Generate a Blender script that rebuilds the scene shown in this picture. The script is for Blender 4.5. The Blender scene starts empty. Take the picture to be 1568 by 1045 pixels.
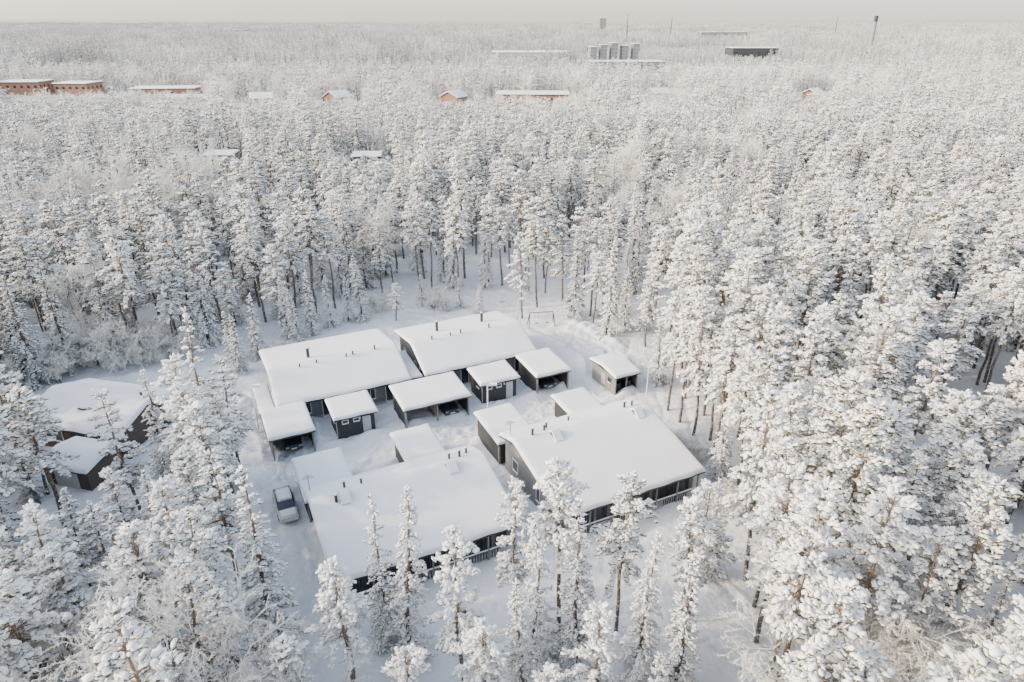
import bpy, math, random
import numpy as np
from mathutils import Vector, noise, Matrix
random.seed(7); rng=np.random.default_rng(11)
scene=bpy.context.scene
COL=scene.collection
# ------------------------------------------------------------------ materials
def newmat(name):
    m=bpy.data.materials.new(name); m.use_nodes=True
    nt=m.node_tree; b=nt.nodes['Principled BSDF']; return m,nt,b
def N(nt,t,**kw):
    n=nt.nodes.new(t)
    for k,v in kw.items(): setattr(n,k,v)
    return n
def simple(name,col,rough=.7,metal=0,var=.12,scale=3.0,bump=0.0,bscale=30):
    m,nt,b=newmat(name)
    tc=N(nt,'ShaderNodeTexCoord'); nz=N(nt,'ShaderNodeTexNoise'); nz.inputs['Scale'].default_value=scale; nz.inputs['Detail'].default_value=5
    nt.links.new(tc.outputs['Object'],nz.inputs['Vector'])
    mx=N(nt,'ShaderNodeMix',data_type='RGBA')
    mx.inputs[6].default_value=(*[c*(1-var) for c in col],1); mx.inputs[7].default_value=(*[min(1,c*(1+var)) for c in col],1)
    nt.links.new(nz.outputs['Fac'],mx.inputs[0]); nt.links.new(mx.outputs[2],b.inputs['Base Color'])
    b.inputs['Roughness'].default_value=rough; b.inputs['Metallic'].default_value=metal
    if bump:
        n2=N(nt,'ShaderNodeTexNoise'); n2.inputs['Scale'].default_value=bscale; n2.inputs['Detail'].default_value=4
        nt.links.new(tc.outputs['Object'],n2.inputs['Vector'])
        bp=N(nt,'ShaderNodeBump'); bp.inputs['Strength'].default_value=bump; bp.inputs['Distance'].default_value=.05
        nt.links.new(n2.outputs['Fac'],bp.inputs['Height']); nt.links.new(bp.outputs[0],b.inputs['Normal'])
    return m
def boards(name,col,pitch=.15,vert=True):
    m,nt,b=newmat(name)
    tc=N(nt,'ShaderNodeTexCoord')
    w=N(nt,'ShaderNodeTexWave',wave_type='BANDS',bands_direction='DIAGONAL' if vert else 'Z')
    mp=N(nt,'ShaderNodeMapping')
    if vert: mp.inputs['Scale'].default_value=(1,1,0)
    nt.links.new(tc.outputs['Object'],mp.inputs[0]); nt.links.new(mp.outputs[0],w.inputs['Vector'])
    w.inputs['Scale'].default_value=.31/pitch
    nz=N(nt,'ShaderNodeTexNoise'); nz.inputs['Scale'].default_value=2.5; nz.inputs['Detail'].default_value=6
    nt.links.new(tc.outputs['Object'],nz.inputs['Vector'])
    mx=N(nt,'ShaderNodeMix',data_type='RGBA')
    mx.inputs[6].default_value=(*[c*.75 for c in col],1); mx.inputs[7].default_value=(*[min(1,c*1.25) for c in col],1)
    nt.links.new(nz.outputs['Fac'],mx.inputs[0]); nt.links.new(mx.outputs[2],b.inputs['Base Color'])
    bp=N(nt,'ShaderNodeBump'); bp.inputs['Strength'].default_value=.5; bp.inputs['Distance'].default_value=.03
    nt.links.new(w.outputs['Fac'],bp.inputs['Height']); nt.links.new(bp.outputs[0],b.inputs['Normal'])
    b.inputs['Roughness'].default_value=.75
    return m
M_snow=simple('snow_on_roof',(.87,.875,.88),.75,var=.03,scale=.8,bump=.3,bscale=2.0)
M_dark=boards('dark_cladding',(.035,.034,.033))
M_light=boards('light_cladding',(.19,.185,.175),.3)
M_brown=boards('brown_cladding',(.07,.05,.04))
M_fascia=simple('fascia',(.03,.03,.032),.5)
M_metal=simple('black_metal',(.025,.025,.028),.4)
M_grey=simple('galvanised_metal',(.35,.36,.37),.4,metal=.6)
M_frame=simple('window_frame',(.05,.05,.05),.5)
M_white=simple('white_paint',(.75,.75,.74),.5)
M_door=simple('door_grey',(.45,.45,.45),.5)
M_brick=simple('brick_orange',(.28,.14,.085),.85,scale=20,var=.25)
M_conc=simple('concrete',(.36,.35,.34),.85,var=.15)
M_concD=simple('weathered_concrete',(.24,.235,.23),.85,var=.15)
M_carA=simple('car_paint_silver',(.60,.59,.55),.35,metal=.25)
M_carB=simple('car_paint_dark',(.05,.055,.06),.3,metal=.4)
M_tyre=simple('tyre',(.02,.02,.02),.9)
M_int=simple('interior_wood',(.22,.16,.1),.8)
m,nt,b=newmat('glass_dark'); b.inputs['Base Color'].default_value=(.03,.037,.045,1); b.inputs['Roughness'].default_value=.08; M_glass=m
# bark
m,nt,b=newmat('bark'); M_bark=m
tc=N(nt,'ShaderNodeTexCoord'); sep=N(nt,'ShaderNodeSeparateXYZ'); nt.links.new(tc.outputs['Object'],sep.inputs[0])
mr=N(nt,'ShaderNodeMapRange'); mr.inputs[1].default_value=3; mr.inputs[2].default_value=9
nt.links.new(sep.outputs['Z'],mr.inputs[0])
mx=N(nt,'ShaderNodeMix',data_type='RGBA'); mx.inputs[6].default_value=(.09,.072,.06,1); mx.inputs[7].default_value=(.20,.13,.08,1)
nt.links.new(mr.outputs[0],mx.inputs[0])
nz=N(nt,'ShaderNodeTexNoise'); nz.inputs['Scale'].default_value=6; nz.inputs['Detail'].default_value=6; nt.links.new(tc.outputs['Object'],nz.inputs['Vector'])
rp=N(nt,'ShaderNodeMapRange'); rp.inputs[1].default_value=.53; rp.inputs[2].default_value=.68; nt.links.new(nz.outputs['Fac'],rp.inputs[0])
mx2=N(nt,'ShaderNodeMix',data_type='RGBA'); mx2.inputs[7].default_value=(.5,.5,.5,1)
nt.links.new(rp.outputs[0],mx2.inputs[0]); nt.links.new(mx.outputs[2],mx2.inputs[6]); nt.links.new(mx2.outputs[2],b.inputs['Base Color']); b.inputs['Roughness'].default_value=.9
# snow-laden foliage: snow lies on what faces up, frosted needles below
def foliage(name,under,lo,hi,snow=(.93,.92,.90),rand=.5):
    m,nt,b=newmat(name)
    g=N(nt,'ShaderNodeNewGeometry'); s=N(nt,'ShaderNodeSeparateXYZ'); nt.links.new(g.outputs['Normal'],s.inputs[0])
    tc=N(nt,'ShaderNodeTexCoord'); nz=N(nt,'ShaderNodeTexNoise'); nz.inputs['Scale'].default_value=5; nz.inputs['Detail'].default_value=4
    nt.links.new(tc.outputs['Object'],nz.inputs['Vector'])
    ad=N(nt,'ShaderNodeMath',operation='MULTIPLY_ADD'); ad.inputs[1].default_value=2.2; ad.inputs[2].default_value=-1.1
    nt.links.new(nz.outputs['Fac'],ad.inputs[0])
    a2=N(nt,'ShaderNodeMath',operation='ADD'); nt.links.new(ad.outputs[0],a2.inputs[0]); nt.links.new(s.outputs['Z'],a2.inputs[1])
    oi=N(nt,'ShaderNodeObjectInfo'); a3=N(nt,'ShaderNodeMath',operation='MULTIPLY_ADD'); a3.inputs[1].default_value=rand; nt.links.new(oi.outputs['Random'],a3.inputs[0]); nt.links.new(a2.outputs[0],a3.inputs[2])
    mr=N(nt,'ShaderNodeMapRange'); mr.inputs[1].default_value=lo; mr.inputs[2].default_value=hi; nt.links.new(a3.outputs[0],mr.inputs[0])
    mx=N(nt,'ShaderNodeMix',data_type='RGBA'); mx.inputs[6].default_value=(*under,1); mx.inputs[7].default_value=(*snow,1)
    nt.links.new(mr.outputs[0],mx.inputs[0]); nt.links.new(mx.outputs[2],b.inputs['Base Color']); b.inputs['Roughness'].default_value=.8
    b.inputs['Specular IOR Level'].default_value=.2
    return m
M_pine=foliage('pine_foliage_snow',(.085,.078,.035),-.02,.28)
M_spruce=foliage('spruce_foliage_snow',(.055,.062,.035),.02,.32)
M_pineL=foliage('pine_foliage_frost_haze',(.09,.085,.05),-.02,.38,rand=.6)  # distant pine and spruce copies: paler undersides, softer contrast stand in for haze
M_spruceL=foliage('spruce_foliage_frost_haze',(.065,.075,.05),.02,.42,rand=.6)
M_patch=foliage('far_forest_frost_haze',(.085,.095,.07),.15,.85,rand=.95)  # haze put into the colour: greyer undersides, softer blend into the snow
M_needle=simple('frosted_needles',(.47,.43,.33),.9,var=.6,scale=5)
M_frost=simple('frosted_twigs',(.80,.77,.71),.85,var=.15,scale=3)

# ------------------------------------------------------------------ mesh helpers
def mesh_np(name,V,quads,tris,mats,qm=None,tm=None,smooth=True):
    me=bpy.data.meshes.new(name)
    V=np.asarray(V,dtype=np.float32).reshape(-1,3)
    quads=np.asarray(quads,dtype=np.int32).reshape(-1,4); tris=np.asarray(tris,dtype=np.int32).reshape(-1,3)
    nq,nt_=len(quads),len(tris)
    me.vertices.add(len(V)); me.vertices.foreach_set('co',V.ravel())
    me.loops.add(nq*4+nt_*3); me.loops.foreach_set('vertex_index',np.concatenate([quads.ravel(),tris.ravel()]))
    me.polygons.add(nq+nt_)
    me.polygons.foreach_set('loop_start',np.concatenate([np.arange(nq)*4,nq*4+np.arange(nt_)*3]).astype(np.int32))
    mi=np.concatenate([np.zeros(nq) if qm is None else qm, np.zeros(nt_) if tm is None else tm]).astype(np.int32)
    for mm in mats: me.materials.append(mm)
    me.polygons.foreach_set('material_index',mi)
    me.polygons.foreach_set('use_smooth',np.full(nq+nt_,smooth))
    me.update(calc_edges=True); me.validate()
    return me
class Acc:
    def __init__(s): s.V=[];s.Q=[];s.T=[];s.qm=[];s.tm=[];s.n=0
    def add(s,V,Q,T,m):
        V=np.asarray(V).reshape(-1,3)
        if len(Q): Q=np.asarray(Q).reshape(-1,4); s.Q.append(Q+s.n); s.qm.append(np.full(len(Q),m))
        if len(T): T=np.asarray(T).reshape(-1,3); s.T.append(T+s.n); s.tm.append(np.full(len(T),m))
        s.V.append(V); s.n+=len(V)
    def mesh(s,name,mats,smooth=True):
        return mesh_np(name,np.concatenate(s.V),np.concatenate(s.Q) if s.Q else [],np.concatenate(s.T) if s.T else [],mats,
            np.concatenate(s.qm) if s.qm else np.zeros(0),np.concatenate(s.tm) if s.tm else np.zeros(0),smooth)
def frames(D):
    D=D/np.maximum(np.linalg.norm(D,axis=1,keepdims=True),1e-6)
    up=np.tile([0,0,1.],(len(D),1)); bad=np.abs(D[:,2])>.97; up[bad]=[1,0,0]
    S=np.cross(D,up); S/=np.linalg.norm(S,axis=1,keepdims=True); U=np.cross(S,D)
    return D,S,U
def tubes(acc,P0,P1,r0,r1,m,k=5):
    P0=np.asarray(P0,float).reshape(-1,3);P1=np.asarray(P1,float).reshape(-1,3);n=len(P0)
    r0=np.broadcast_to(r0,(n,));r1=np.broadcast_to(r1,(n,))
    D,S,U=frames(P1-P0); a=np.arange(k)*2*math.pi/k
    ring=np.cos(a)[None,:,None]*S[:,None,:]+np.sin(a)[None,:,None]*U[:,None,:]
    A=P0[:,None]+ring*r0[:,None,None]; B=P1[:,None]+ring*r1[:,None,None]
    V=np.concatenate([A,B],1).reshape(-1,3)
    base=(np.arange(n)*2*k)[:,None]; i=np.arange(k)[None]; j=(i+1)%k
    Q=np.stack([base+i,base+j,base+k+j,base+k+i],-1).reshape(-1,4)
    acc.add(V,Q,[],m)
def spindles(acc,P,D,L,R,m,rg,k=5,flat=.75):
    n=len(P); D,S,U=frames(D); xs=np.array([0,.35,.84]); rs=np.array([.5,1,.82])
    a=np.arange(k)*2*math.pi/k
    rad=R[:,None,None]*rs[None,:,None]*rg.uniform(.6,1.4,(n,3,k))
    ring=rad[...,None]*(np.cos(a)[None,None,:,None]*S[:,None,None,:]+flat*np.sin(a)[None,None,:,None]*U[:,None,None,:])
    cen=P[:,None,:]+D[:,None,:]*L[:,None,None]*xs[None,:,None]
    V=(cen[:,:,None,:]+ring).reshape(n,3*k,3); tip=(P+D*L[:,None])[:,None,:]
    V=np.concatenate([V,tip],1); nv=3*k+1
    base=(np.arange(n)*nv)[:,None]; i=np.arange(k)[None]; j=(i+1)%k
    Q=np.concatenate([np.stack([base+r*k+i,base+r*k+j,base+(r+1)*k+j,base+(r+1)*k+i],-1).reshape(-1,4) for r in (0,1)])
    T=np.stack([base+2*k+i,base+2*k+j,np.broadcast_to(base+3*k,(n,k))],-1).reshape(-1,3)
    acc.add(V.reshape(-1,3),Q,T,m)
def needles(acc,P,D,L,m,rg,per=4):
    n=len(P)*per; P=np.repeat(P,per,0); D=np.repeat(D,per,0); L=np.repeat(L,per)
    D=D/np.linalg.norm(D,axis=1,keepdims=True)
    q=P+D*(L*rg.uniform(.1,1,n))[:,None]
    d=rg.normal(size=(n,3))+D*.8; d/=np.linalg.norm(d,axis=1,keepdims=True)
    w=np.cross(d,rg.normal(size=(n,3))); w/=np.linalg.norm(w,axis=1,keepdims=True)
    ln=(rg.uniform(.14,.28,n)*L/.42)[:,None]; ww=ln*.10
    V=np.stack([q-w*ww,q+w*ww,q+d*ln],1).reshape(-1,3)
    acc.add(V,[],np.arange(3*n).reshape(-1,3),m)
def make_conifer(acc,h,seed,kind,lod=0,org=(0,0,0)):
    rg=np.random.default_rng(seed); org=np.array(org,float)
    if kind=='pine': cs=rg.uniform(.28,.54); R=rg.uniform(1.7,2.4)*h/15; nb=62
    elif kind=='spruce': cs=.07; R=rg.uniform(1.55,2.0)*h/15; nb=112
    if lod: nb=int(nb*.44)
    # trunk
    ns=8 if not lod else 3
    zz=np.linspace(0,h*.98,ns+1); wob=np.cumsum(rg.normal(0,.09,(ns+1,2)),0); wob-=wob[0]
    TP=np.column_stack([wob,zz])+org; tr=.16*h/15*(1-zz/h)**.7+.015
    tubes(acc,TP[:-1],TP[1:],tr[:-1],tr[1:],0,7 if not lod else 4)
    f=np.sort(rg.uniform(0,1,nb)**(1.0 if kind=='pine' else 1.1)); z=h*(cs+(.97-cs)*f)
    az=np.arange(nb)*2.4+rg.uniform(-.5,.5,nb)
    if kind=='pine':
        lob=1+.35*np.sin(az*1.0+rg.uniform(0,6)+f*9)   # uneven, lop-sided outline
        L=R*lob*(1-f)**.5*(.5+.5*np.minimum(1,f/.3))*rg.uniform(.4,1.25,nb)+.25
        el=np.radians(-14+50*f**1.3+rg.normal(0,11,nb)); droop=.32
    else:
        L=R*(1-f)**.8*rg.uniform(.65,1.15,nb)+.12
        el=np.radians(-20+40*f**2+rg.normal(0,6,nb)); droop=.35
    cx=np.interp(z,TP[:,2]-org[2],TP[:,0]); cy=np.interp(z,TP[:,2]-org[2],TP[:,1])
    B0=np.column_stack([cx,cy,z+org[2]])
    H=np.column_stack([np.cos(az)*np.cos(el),np.sin(az)*np.cos(el),np.sin(el)])
    def bp(u): # u: array nb
        p=B0+H*(L*u)[:,None]; p[:,2]-=droop*L*u**2*.8; return p
    seg=3 if not lod else 1
    for i in range(seg):
        u0=np.full(nb,i/seg*.95);u1=np.full(nb,(i+1)/seg*.95)
        tubes(acc,bp(u0),bp(u1),.035*(1-i/seg)+.012,.035*(1-(i+1)/seg)+.01,0,4 if not lod else 3)
    if not lod: # dead bare limbs lower down the pine trunk
        if kind=='pine':
            k=20; zz=rg.uniform(.12,cs,k)*h; a=rg.uniform(0,6.28,k); l=rg.uniform(.4,1.3,k)
            p0=np.column_stack([np.interp(zz,TP[:,2],TP[:,0]),np.interp(zz,TP[:,2],TP[:,1]),zz])
            p1=p0+np.column_stack([np.cos(a)*l,np.sin(a)*l,-.15*l]); tubes(acc,p0,p1,.025,.008,2,3)
    # twigs and the pads of snow lying along each bough
    Ps=[];Ds=[];Ls=[];Rs=[]
    nt_=(lambda l:int(8+l*12)) if not lod else (lambda l:int(3+l*3))
    for i in range(nb):
        k=nt_(L[i]) 
        u=rg.uniform(.18 if kind=='pine' else .08,1,k)**.7
        p=B0[i]+H[i]*(L[i]*u)[:,None]; p[:,2]-=droop*L[i]*u**2*.8
        side=np.array([-H[i][1],H[i][0],0]); side/=max(np.linalg.norm(side),1e-6)
        sg=rg.choice([-1,1],k)*rg.uniform(.2,1.1,k)
        d=H[i][None]*rg.uniform(.4,1,k)[:,None]+side[None]*sg[:,None]
        if kind=='pine': d[:,2]+=rg.uniform(-.7,.6,k)
        else: d[:,2]+=rg.uniform(-.8,.05,k)
        Ps.append(p);Ds.append(d)
        sc=1 if not lod else 1.9
        if kind=='pine': Ls.append(rg.uniform(.22,.44,k)*sc);Rs.append(rg.uniform(.045,.10,k)*sc)
        else: Ls.append(rg.uniform(.20,.42,k)*sc*.9*(.5+.5*L[i]/R));Rs.append(rg.uniform(.04,.09,k)*sc*(.55+.45*L[i]/R))
        if not lod:
            k=int(2+2.6*L[i]); u=rg.uniform(.35,1,k)
            p=B0[i]+H[i]*(L[i]*u)[:,None]; p[:,2]-=droop*L[i]*u**2*.8-.05; p+=side[None]*rg.normal(0,.16*L[i]**.5,k)[:,None]
            d=H[i][None]+rg.normal(0,.35,(k,3)); d[:,2]-=.15
            s2=1 if kind=='pine' else .7
            Ps.append(p);Ds.append(d);Ls.append(rg.uniform(.26,.54,k)*s2);Rs.append(rg.uniform(.11,.21,k)*s2*(.6+.4*min(1,L[i]/1.2)))
    # leader
    k=9 if not lod else 3
    Ps.append(np.tile(TP[-1],(k,1))-np.column_stack([np.zeros(k),np.zeros(k),rg.uniform(0,.8,k)])); dd=rg.normal(0,.4,(k,3)); dd[:,2]=1; Ds.append(dd)
    Ls.append(rg.uniform(.3,.5,k));Rs.append(rg.uniform(.06,.12,k))
    P=np.concatenate(Ps);D=np.concatenate(Ds);LL=np.concatenate(Ls);RR=np.concatenate(Rs)
    D=D/np.linalg.norm(D,axis=1,keepdims=True)
    spindles(acc,P,D,LL,RR,1,rg,5 if not lod else 4,.8)
    if not lod: needles(acc,P,D,np.minimum(LL,.5),2,rg,3)
def make_birch(acc,h,seed,lod=0,bush=False):
    rg=np.random.default_rng(seed)
    segs=[] 
    def grow(p,d,l,r,depth):
        n=3; 
        for i in range(n):
            d2=d+rg.normal(0,.13,3); d2[2]+=.03 if depth<3 else -.12; d2/=np.linalg.norm(d2)
            q=p+d2*l/n; segs.append((p,q,r*(1-i/n*.5),r*(1-(i+1)/n*.5),depth)); 
            if depth<maxd:
                for c in range(rg.integers(1,3) if depth else (0 if i==0 and not bush else 4)):
                    a=rg.normal(size=3); a-=a.dot(d2)*d2; a/=np.linalg.norm(a)
                    nd=d2*rg.uniform(.5,.9)+a*rg.uniform(.5,.9); nd/=np.linalg.norm(nd)
                    grow(q,nd,l*rg.uniform(.42,.62),max(r*.42,.012),depth+1)
            p=q;d=d2
    maxd=3 if lod else 4
    if bush:
        for i in range(6):
            a=rg.uniform(0,6.28); d=np.array([math.cos(a)*.5,math.sin(a)*.5,1.]); grow(np.array([math.cos(a)*.2,math.sin(a)*.2,0.]),d/np.linalg.norm(d),h*.7,.05,1)
    else: grow(np.zeros(3),np.array([0,0,1.]),h*.72,.11,0)
    P0=np.array([s[0] for s in segs]);P1=np.array([s[1] for s in segs]);r0=np.array([s[2] for s in segs]);r1=np.array([s[3] for s in segs]);dp=np.array([s[4] for s in segs])
    t=dp<=1; 
    tubes(acc,P0[t],P1[t],r0[t],r1[t],0,5)
    t=~t; k=1.9 if not lod else 4.0
    tubes(acc,P0[t],P1[t],r0[t]*k+.010,r1[t]*k+.008,1,3)
    tw=dp>=maxd-1
    needles(acc,P0[tw],P1[tw]-P0[tw],np.full(tw.sum(),.42 if not lod else .6),1,rg,7 if not lod else 4)
TM_p=[M_bark,M_pine,M_needle];TM_s=[M_bark,M_spruce,M_needle];TM_b=[M_bark,M_frost]
def proto(kind,h,seed,lod=0):
    acc=Acc()
    if kind in('pine','spruce'):
        make_conifer(acc,h,seed,kind,lod)
        mats=TM_p if kind=='pine' else TM_s
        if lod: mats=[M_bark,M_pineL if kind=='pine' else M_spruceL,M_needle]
        me=acc.mesh(f'{kind}_mesh_{seed}_{lod}',mats)
    else:
        make_birch(acc,h,seed,lod,kind=='bush'); me=acc.mesh(f'{kind}_mesh_{seed}_{lod}',TM_b)
    return me
PINE=[proto('pine',15,100+i) for i in range(9)]
SPR=[proto('spruce',15,200+i) for i in range(5)]
BIR=[proto('birch',12,300+i) for i in range(3)]
BUS=[proto('bush',4,400+i) for i in range(2)]
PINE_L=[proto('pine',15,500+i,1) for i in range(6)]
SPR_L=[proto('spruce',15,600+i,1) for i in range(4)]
BIR_L=[proto('birch',12,700+i,1) for i in range(2)]
def patch(seed):
    rg=np.random.default_rng(seed); acc=Acc()
    for i in range(5):
        for j in range(5):
            if rg.random()<.12: continue
            x=(i-2)*7+rg.uniform(-3,3); y=(j-2)*7+rg.uniform(-3,3)
            make_conifer(acc,rg.uniform(9,19),seed*50+i*5+j,'pine' if rg.random()<.65 else 'spruce',1,(x,y,0))
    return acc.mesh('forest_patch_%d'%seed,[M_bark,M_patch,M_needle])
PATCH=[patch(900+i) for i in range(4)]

# ------------------------------------------------------------------ scattering
def make_coll(name,meshes):
    c=bpy.data.collections.new(name)
    for i,me in enumerate(meshes):
        o=bpy.data.objects.new('%s_%02d'%(name,i),me); c.objects.link(o)
    return c
def scatter(name,pts,rot,scl,idx,coll):
    me=bpy.data.meshes.new(name); me.from_pydata([tuple(p) for p in pts],[],[])
    for nm,ty,arr in(('rot','FLOAT',rot),('idx','INT',idx)):
        a=me.attributes.new(nm,ty,'POINT'); a.data.foreach_set('value',np.asarray(arr))
    a=me.attributes.new('scl','FLOAT_VECTOR','POINT'); a.data.foreach_set('vector',np.asarray(scl,dtype=np.float32).ravel())
    ob=bpy.data.objects.new(name,me); COL.objects.link(ob)
    ng=bpy.data.node_groups.new(name,'GeometryNodeTree')
    ng.interface.new_socket('Geometry',in_out='INPUT',socket_type='NodeSocketGeometry'); ng.interface.new_socket('Geometry',in_out='OUTPUT',socket_type='NodeSocketGeometry')
    gi=ng.nodes.new('NodeGroupInput');go=ng.nodes.new('NodeGroupOutput'); ip=ng.nodes.new('GeometryNodeInstanceOnPoints')
    ci=ng.nodes.new('GeometryNodeCollectionInfo'); ci.inputs['Collection'].default_value=coll; ci.inputs['Separate Children'].default_value=True; ci.inputs['Reset Children'].default_value=True
    def na(n,t):
        x=ng.nodes.new('GeometryNodeInputNamedAttribute'); x.data_type=t; x.inputs['Name'].default_value=n; return x.outputs['Attribute']
    cx=ng.nodes.new('ShaderNodeCombineXYZ'); er=ng.nodes.new('FunctionNodeEulerToRotation')
    ng.links.new(na('rot','FLOAT'),cx.inputs['Z']); ng.links.new(cx.outputs[0],er.inputs[0]); ng.links.new(er.outputs[0],ip.inputs['Rotation'])
    ng.links.new(na('scl','FLOAT_VECTOR'),ip.inputs['Scale']); ng.links.new(na('idx','INT'),ip.inputs['Instance Index'])
    ip.inputs['Pick Instance'].default_value=True
    ng.links.new(gi.outputs[0],ip.inputs['Points']); ng.links.new(ci.outputs[0],ip.inputs['Instance']); ng.links.new(ip.outputs[0],go.inputs[0])
    md=ob.modifiers.new('scatter','NODES'); md.node_group=ng
    return ob
CLEAR=[(-14,14),(-15.8,30),(-17.8,36),(-21,42),(-23.5,50),(-27,56),(-31,54),(-38,52),(-56,54),(-60,70),(-50,78),(-36,82),(-28,93),(-18,101),(-2,102),(9,93),(14,82),(17.5,73),(18.5,66),(20,60),(21,52),(18.5,42),(16,36),(14,25),(12,14)]
def inpoly(x,y,poly):
    c=False;n=len(poly);j=n-1
    for i in range(n):
        xi,yi=poly[i];xj,yj=poly[j]
        if (yi>y)!=(yj>y) and x<(xj-xi)*(y-yi)/(yj-yi)+xi: c=not c
        j=i
    return c
# mid-distance buildings: (x,y,halfwidth,height of the young trees before them)
SITES=[(-232,368,24,5.5),(-180,372,20,6),(-122,345,12,6),(-82,340,8,6.3),(-28,335,8,6.3),(10,340,20,7.2),(-75,178,4,9.4),(-37,176,4,9.4),(97,700,28,6),(20,760,60,7.5),(95,610,40,5),(255,800,30,6),(75,370,6,6.8),(152,365,6,6.8),(434,900,9,11)]
def max_h(x,y):
    m=99
    for bx,by,hw,zb in SITES:
        if y<by+14 and y>by-130 and abs(x*by/y-bx)<hw+4:
            if y>by-10: return 0
            m=min(m,40-(40-zb)*y/by)
    return m
FIELDS=[(-900,2300,260,60),(500,1900,200,50),(150,1250,160,40),(-150,900,120,22),(300,1000,140,30),(-500,1300,180,40),(900,2600,400,80),(150,560,60,12),(-60,640,80,14),(-1500,3800,500,90),(1800,4200,700,90),(200,3300,400,60)]
def place(kind,x,y,h,i=None,wm=1):
    ps={'pine':PINE,'spruce':SPR,'birch':BIR,'bush':BUS}[kind]; nm={'pine':'pine_tree','spruce':'spruce_tree','birch':'birch_tree','bush':'frosted_bush'}[kind]
    base={'pine':15,'spruce':15,'birch':12,'bush':4}[kind]
    me=ps[random.randrange(len(ps)) if i is None else i%len(ps)]
    o=bpy.data.objects.new(nm,me); COL.objects.link(o); s=h/base; w=s**.6*random.uniform(.88,1.1)*wm
    o.location=(x,y,-.05); o.scale=(w,w,s); o.rotation_euler=(random.uniform(-.03,.03),random.uniform(-.03,.03),random.uniform(0,6.28))
HAND=[('spruce',-7.1,33.6,14.3,0),('spruce',-8.9,35.2,13,1),('pine',-3.1,30.9,14,2),('pine',.25,35.9,13,3),('pine',3.4,35.9,14.5,4),('pine',7.5,35.6,14.5,5),
    ('spruce',4.3,32.9,14,2),('spruce',1.8,32.7,13,3),('spruce',8.3,31.8,13,4),('pine',11.8,34.2,13,6),('spruce',15.6,41.6,9,1),('pine',-9.8,28.6,13,1),('pine',-1.6,27.0,10.5,0),
    ('spruce',.6,29.4,11,0),('pine',4.6,27.3,11.5,3),('spruce',10.6,30.4,12,2),('pine',-5.6,26,10,5),('pine',13.2,37.5,12,2),('spruce',-16.6,34.4,15,2),('pine',-12.6,26.5,10,6),
    ('spruce',8,26.5,9,1),('pine',1.6,24.5,10,4),('birch',-11.5,24.5,8,0),('pine',-10.6,31.8,9.5,0),
    ('pine',-28,49,15.5,2),('pine',-25.5,46.5,14.5,4),('pine',-37,44.5,15,1),('pine',-24.8,49.5,12,5),('spruce',-30.5,52.5,12,0),('pine',-23.6,44,14,6),('pine',-31.5,46.5,14,3),
    ('pine',-20.6,38.2,14,7),('pine',-23.2,36.6,12.8,1),('spruce',-25.8,39.2,11.5,3),('pine',-19.2,33,14,8),('pine',-22.2,31.8,13.5,0),('spruce',-25.2,34,12,1),('pine',-28.2,37,11,5),
    ('pine',-18.4,29,13,3),('spruce',-21.6,27.5,13,4),('pine',-29.2,41,10.8,2),('pine',-24.4,42,11.5,6),('spruce',-32,39,10.5,0),('pine',-27,31.5,12,4),('birch',-24,29,9,1),('pine',-31,34.5,11.5,8),('pine',-19.6,24.5,12.5,2)]
near=[];mid=[]
y0=8
while y0<466:
    sp=3.4 if y0<75 else 3.7 if y0<230 else 4.6
    half=.92*y0+45; nx=int(2*half/sp)
    for ix in range(nx):
        x=-half+ix*sp+random.uniform(-1.5,1.5); y=y0+random.uniform(-1.5,1.5)
        if inpoly(x,y,CLEAR): continue
        if y<55 and any((x-t[1])**2+(y-t[2])**2<3.2 for t in HAND): continue
        n1=noise.noise(Vector((x*.03,y*.03,3)))
        if random.random()<.10+(.5 if n1<-.36 else 0): continue
        r=x/y
        if 43<y<58 and -.80<r<-.63: continue
        if (x-38)**2/36+(y-37)**2/30<1: continue
        h=random.gauss(15.3,2.2)+n1*3
        n2=noise.noise(Vector((x*.02,y*.02,9)))
        k='spruce' if random.random()<.28+n2*.5 else 'pine'
        if random.random()<.04+max(0,n2-.25)*.8: k='birch'; h*=.72
        if 290<y<420 and random.random()<.12: k='birch'; h*=.8
        if random.random()<.12: h*=.6; k='spruce'
        if 30<y<45 and -.82<r<-.60: h=min(h,12.5-(y-30)*.2)
        if y>100: 
            mh=max_h(x,y)
            if mh<4: continue
            if h>mh: h=mh*random.uniform(.75,1.)
        h=min(h,19)
        d=math.hypot(x,y)
        if y<112 and x>-62 and x<48: place(k,x,y,h)
        elif d<200: near.append((x,y,h,k))
        else: mid.append((x,y,h,k))
    y0+=sp
def do(name,lst,P,S,B,coll):
    pts=[];rot=[];scl=[];idx=[]
    for x,y,h,k in lst:
        base=12 if k=='birch' else 15; s=h/base; w=s**.6*random.uniform(.85,1.12)
        pts.append((x,y,-.05));rot.append(random.uniform(0,6.28));scl.append((w,w,s))
        idx.append(random.randrange(P) if k=='pine' else (P+random.randrange(S) if k=='spruce' else P+S+random.randrange(B)))
    scatter(name,pts,rot,scl,idx,coll)
do('surrounding_forest',near,9,5,3,make_coll('forest_tree',PINE+SPR+BIR))
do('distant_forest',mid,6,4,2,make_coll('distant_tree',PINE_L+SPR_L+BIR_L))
far=[];y=466
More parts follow.
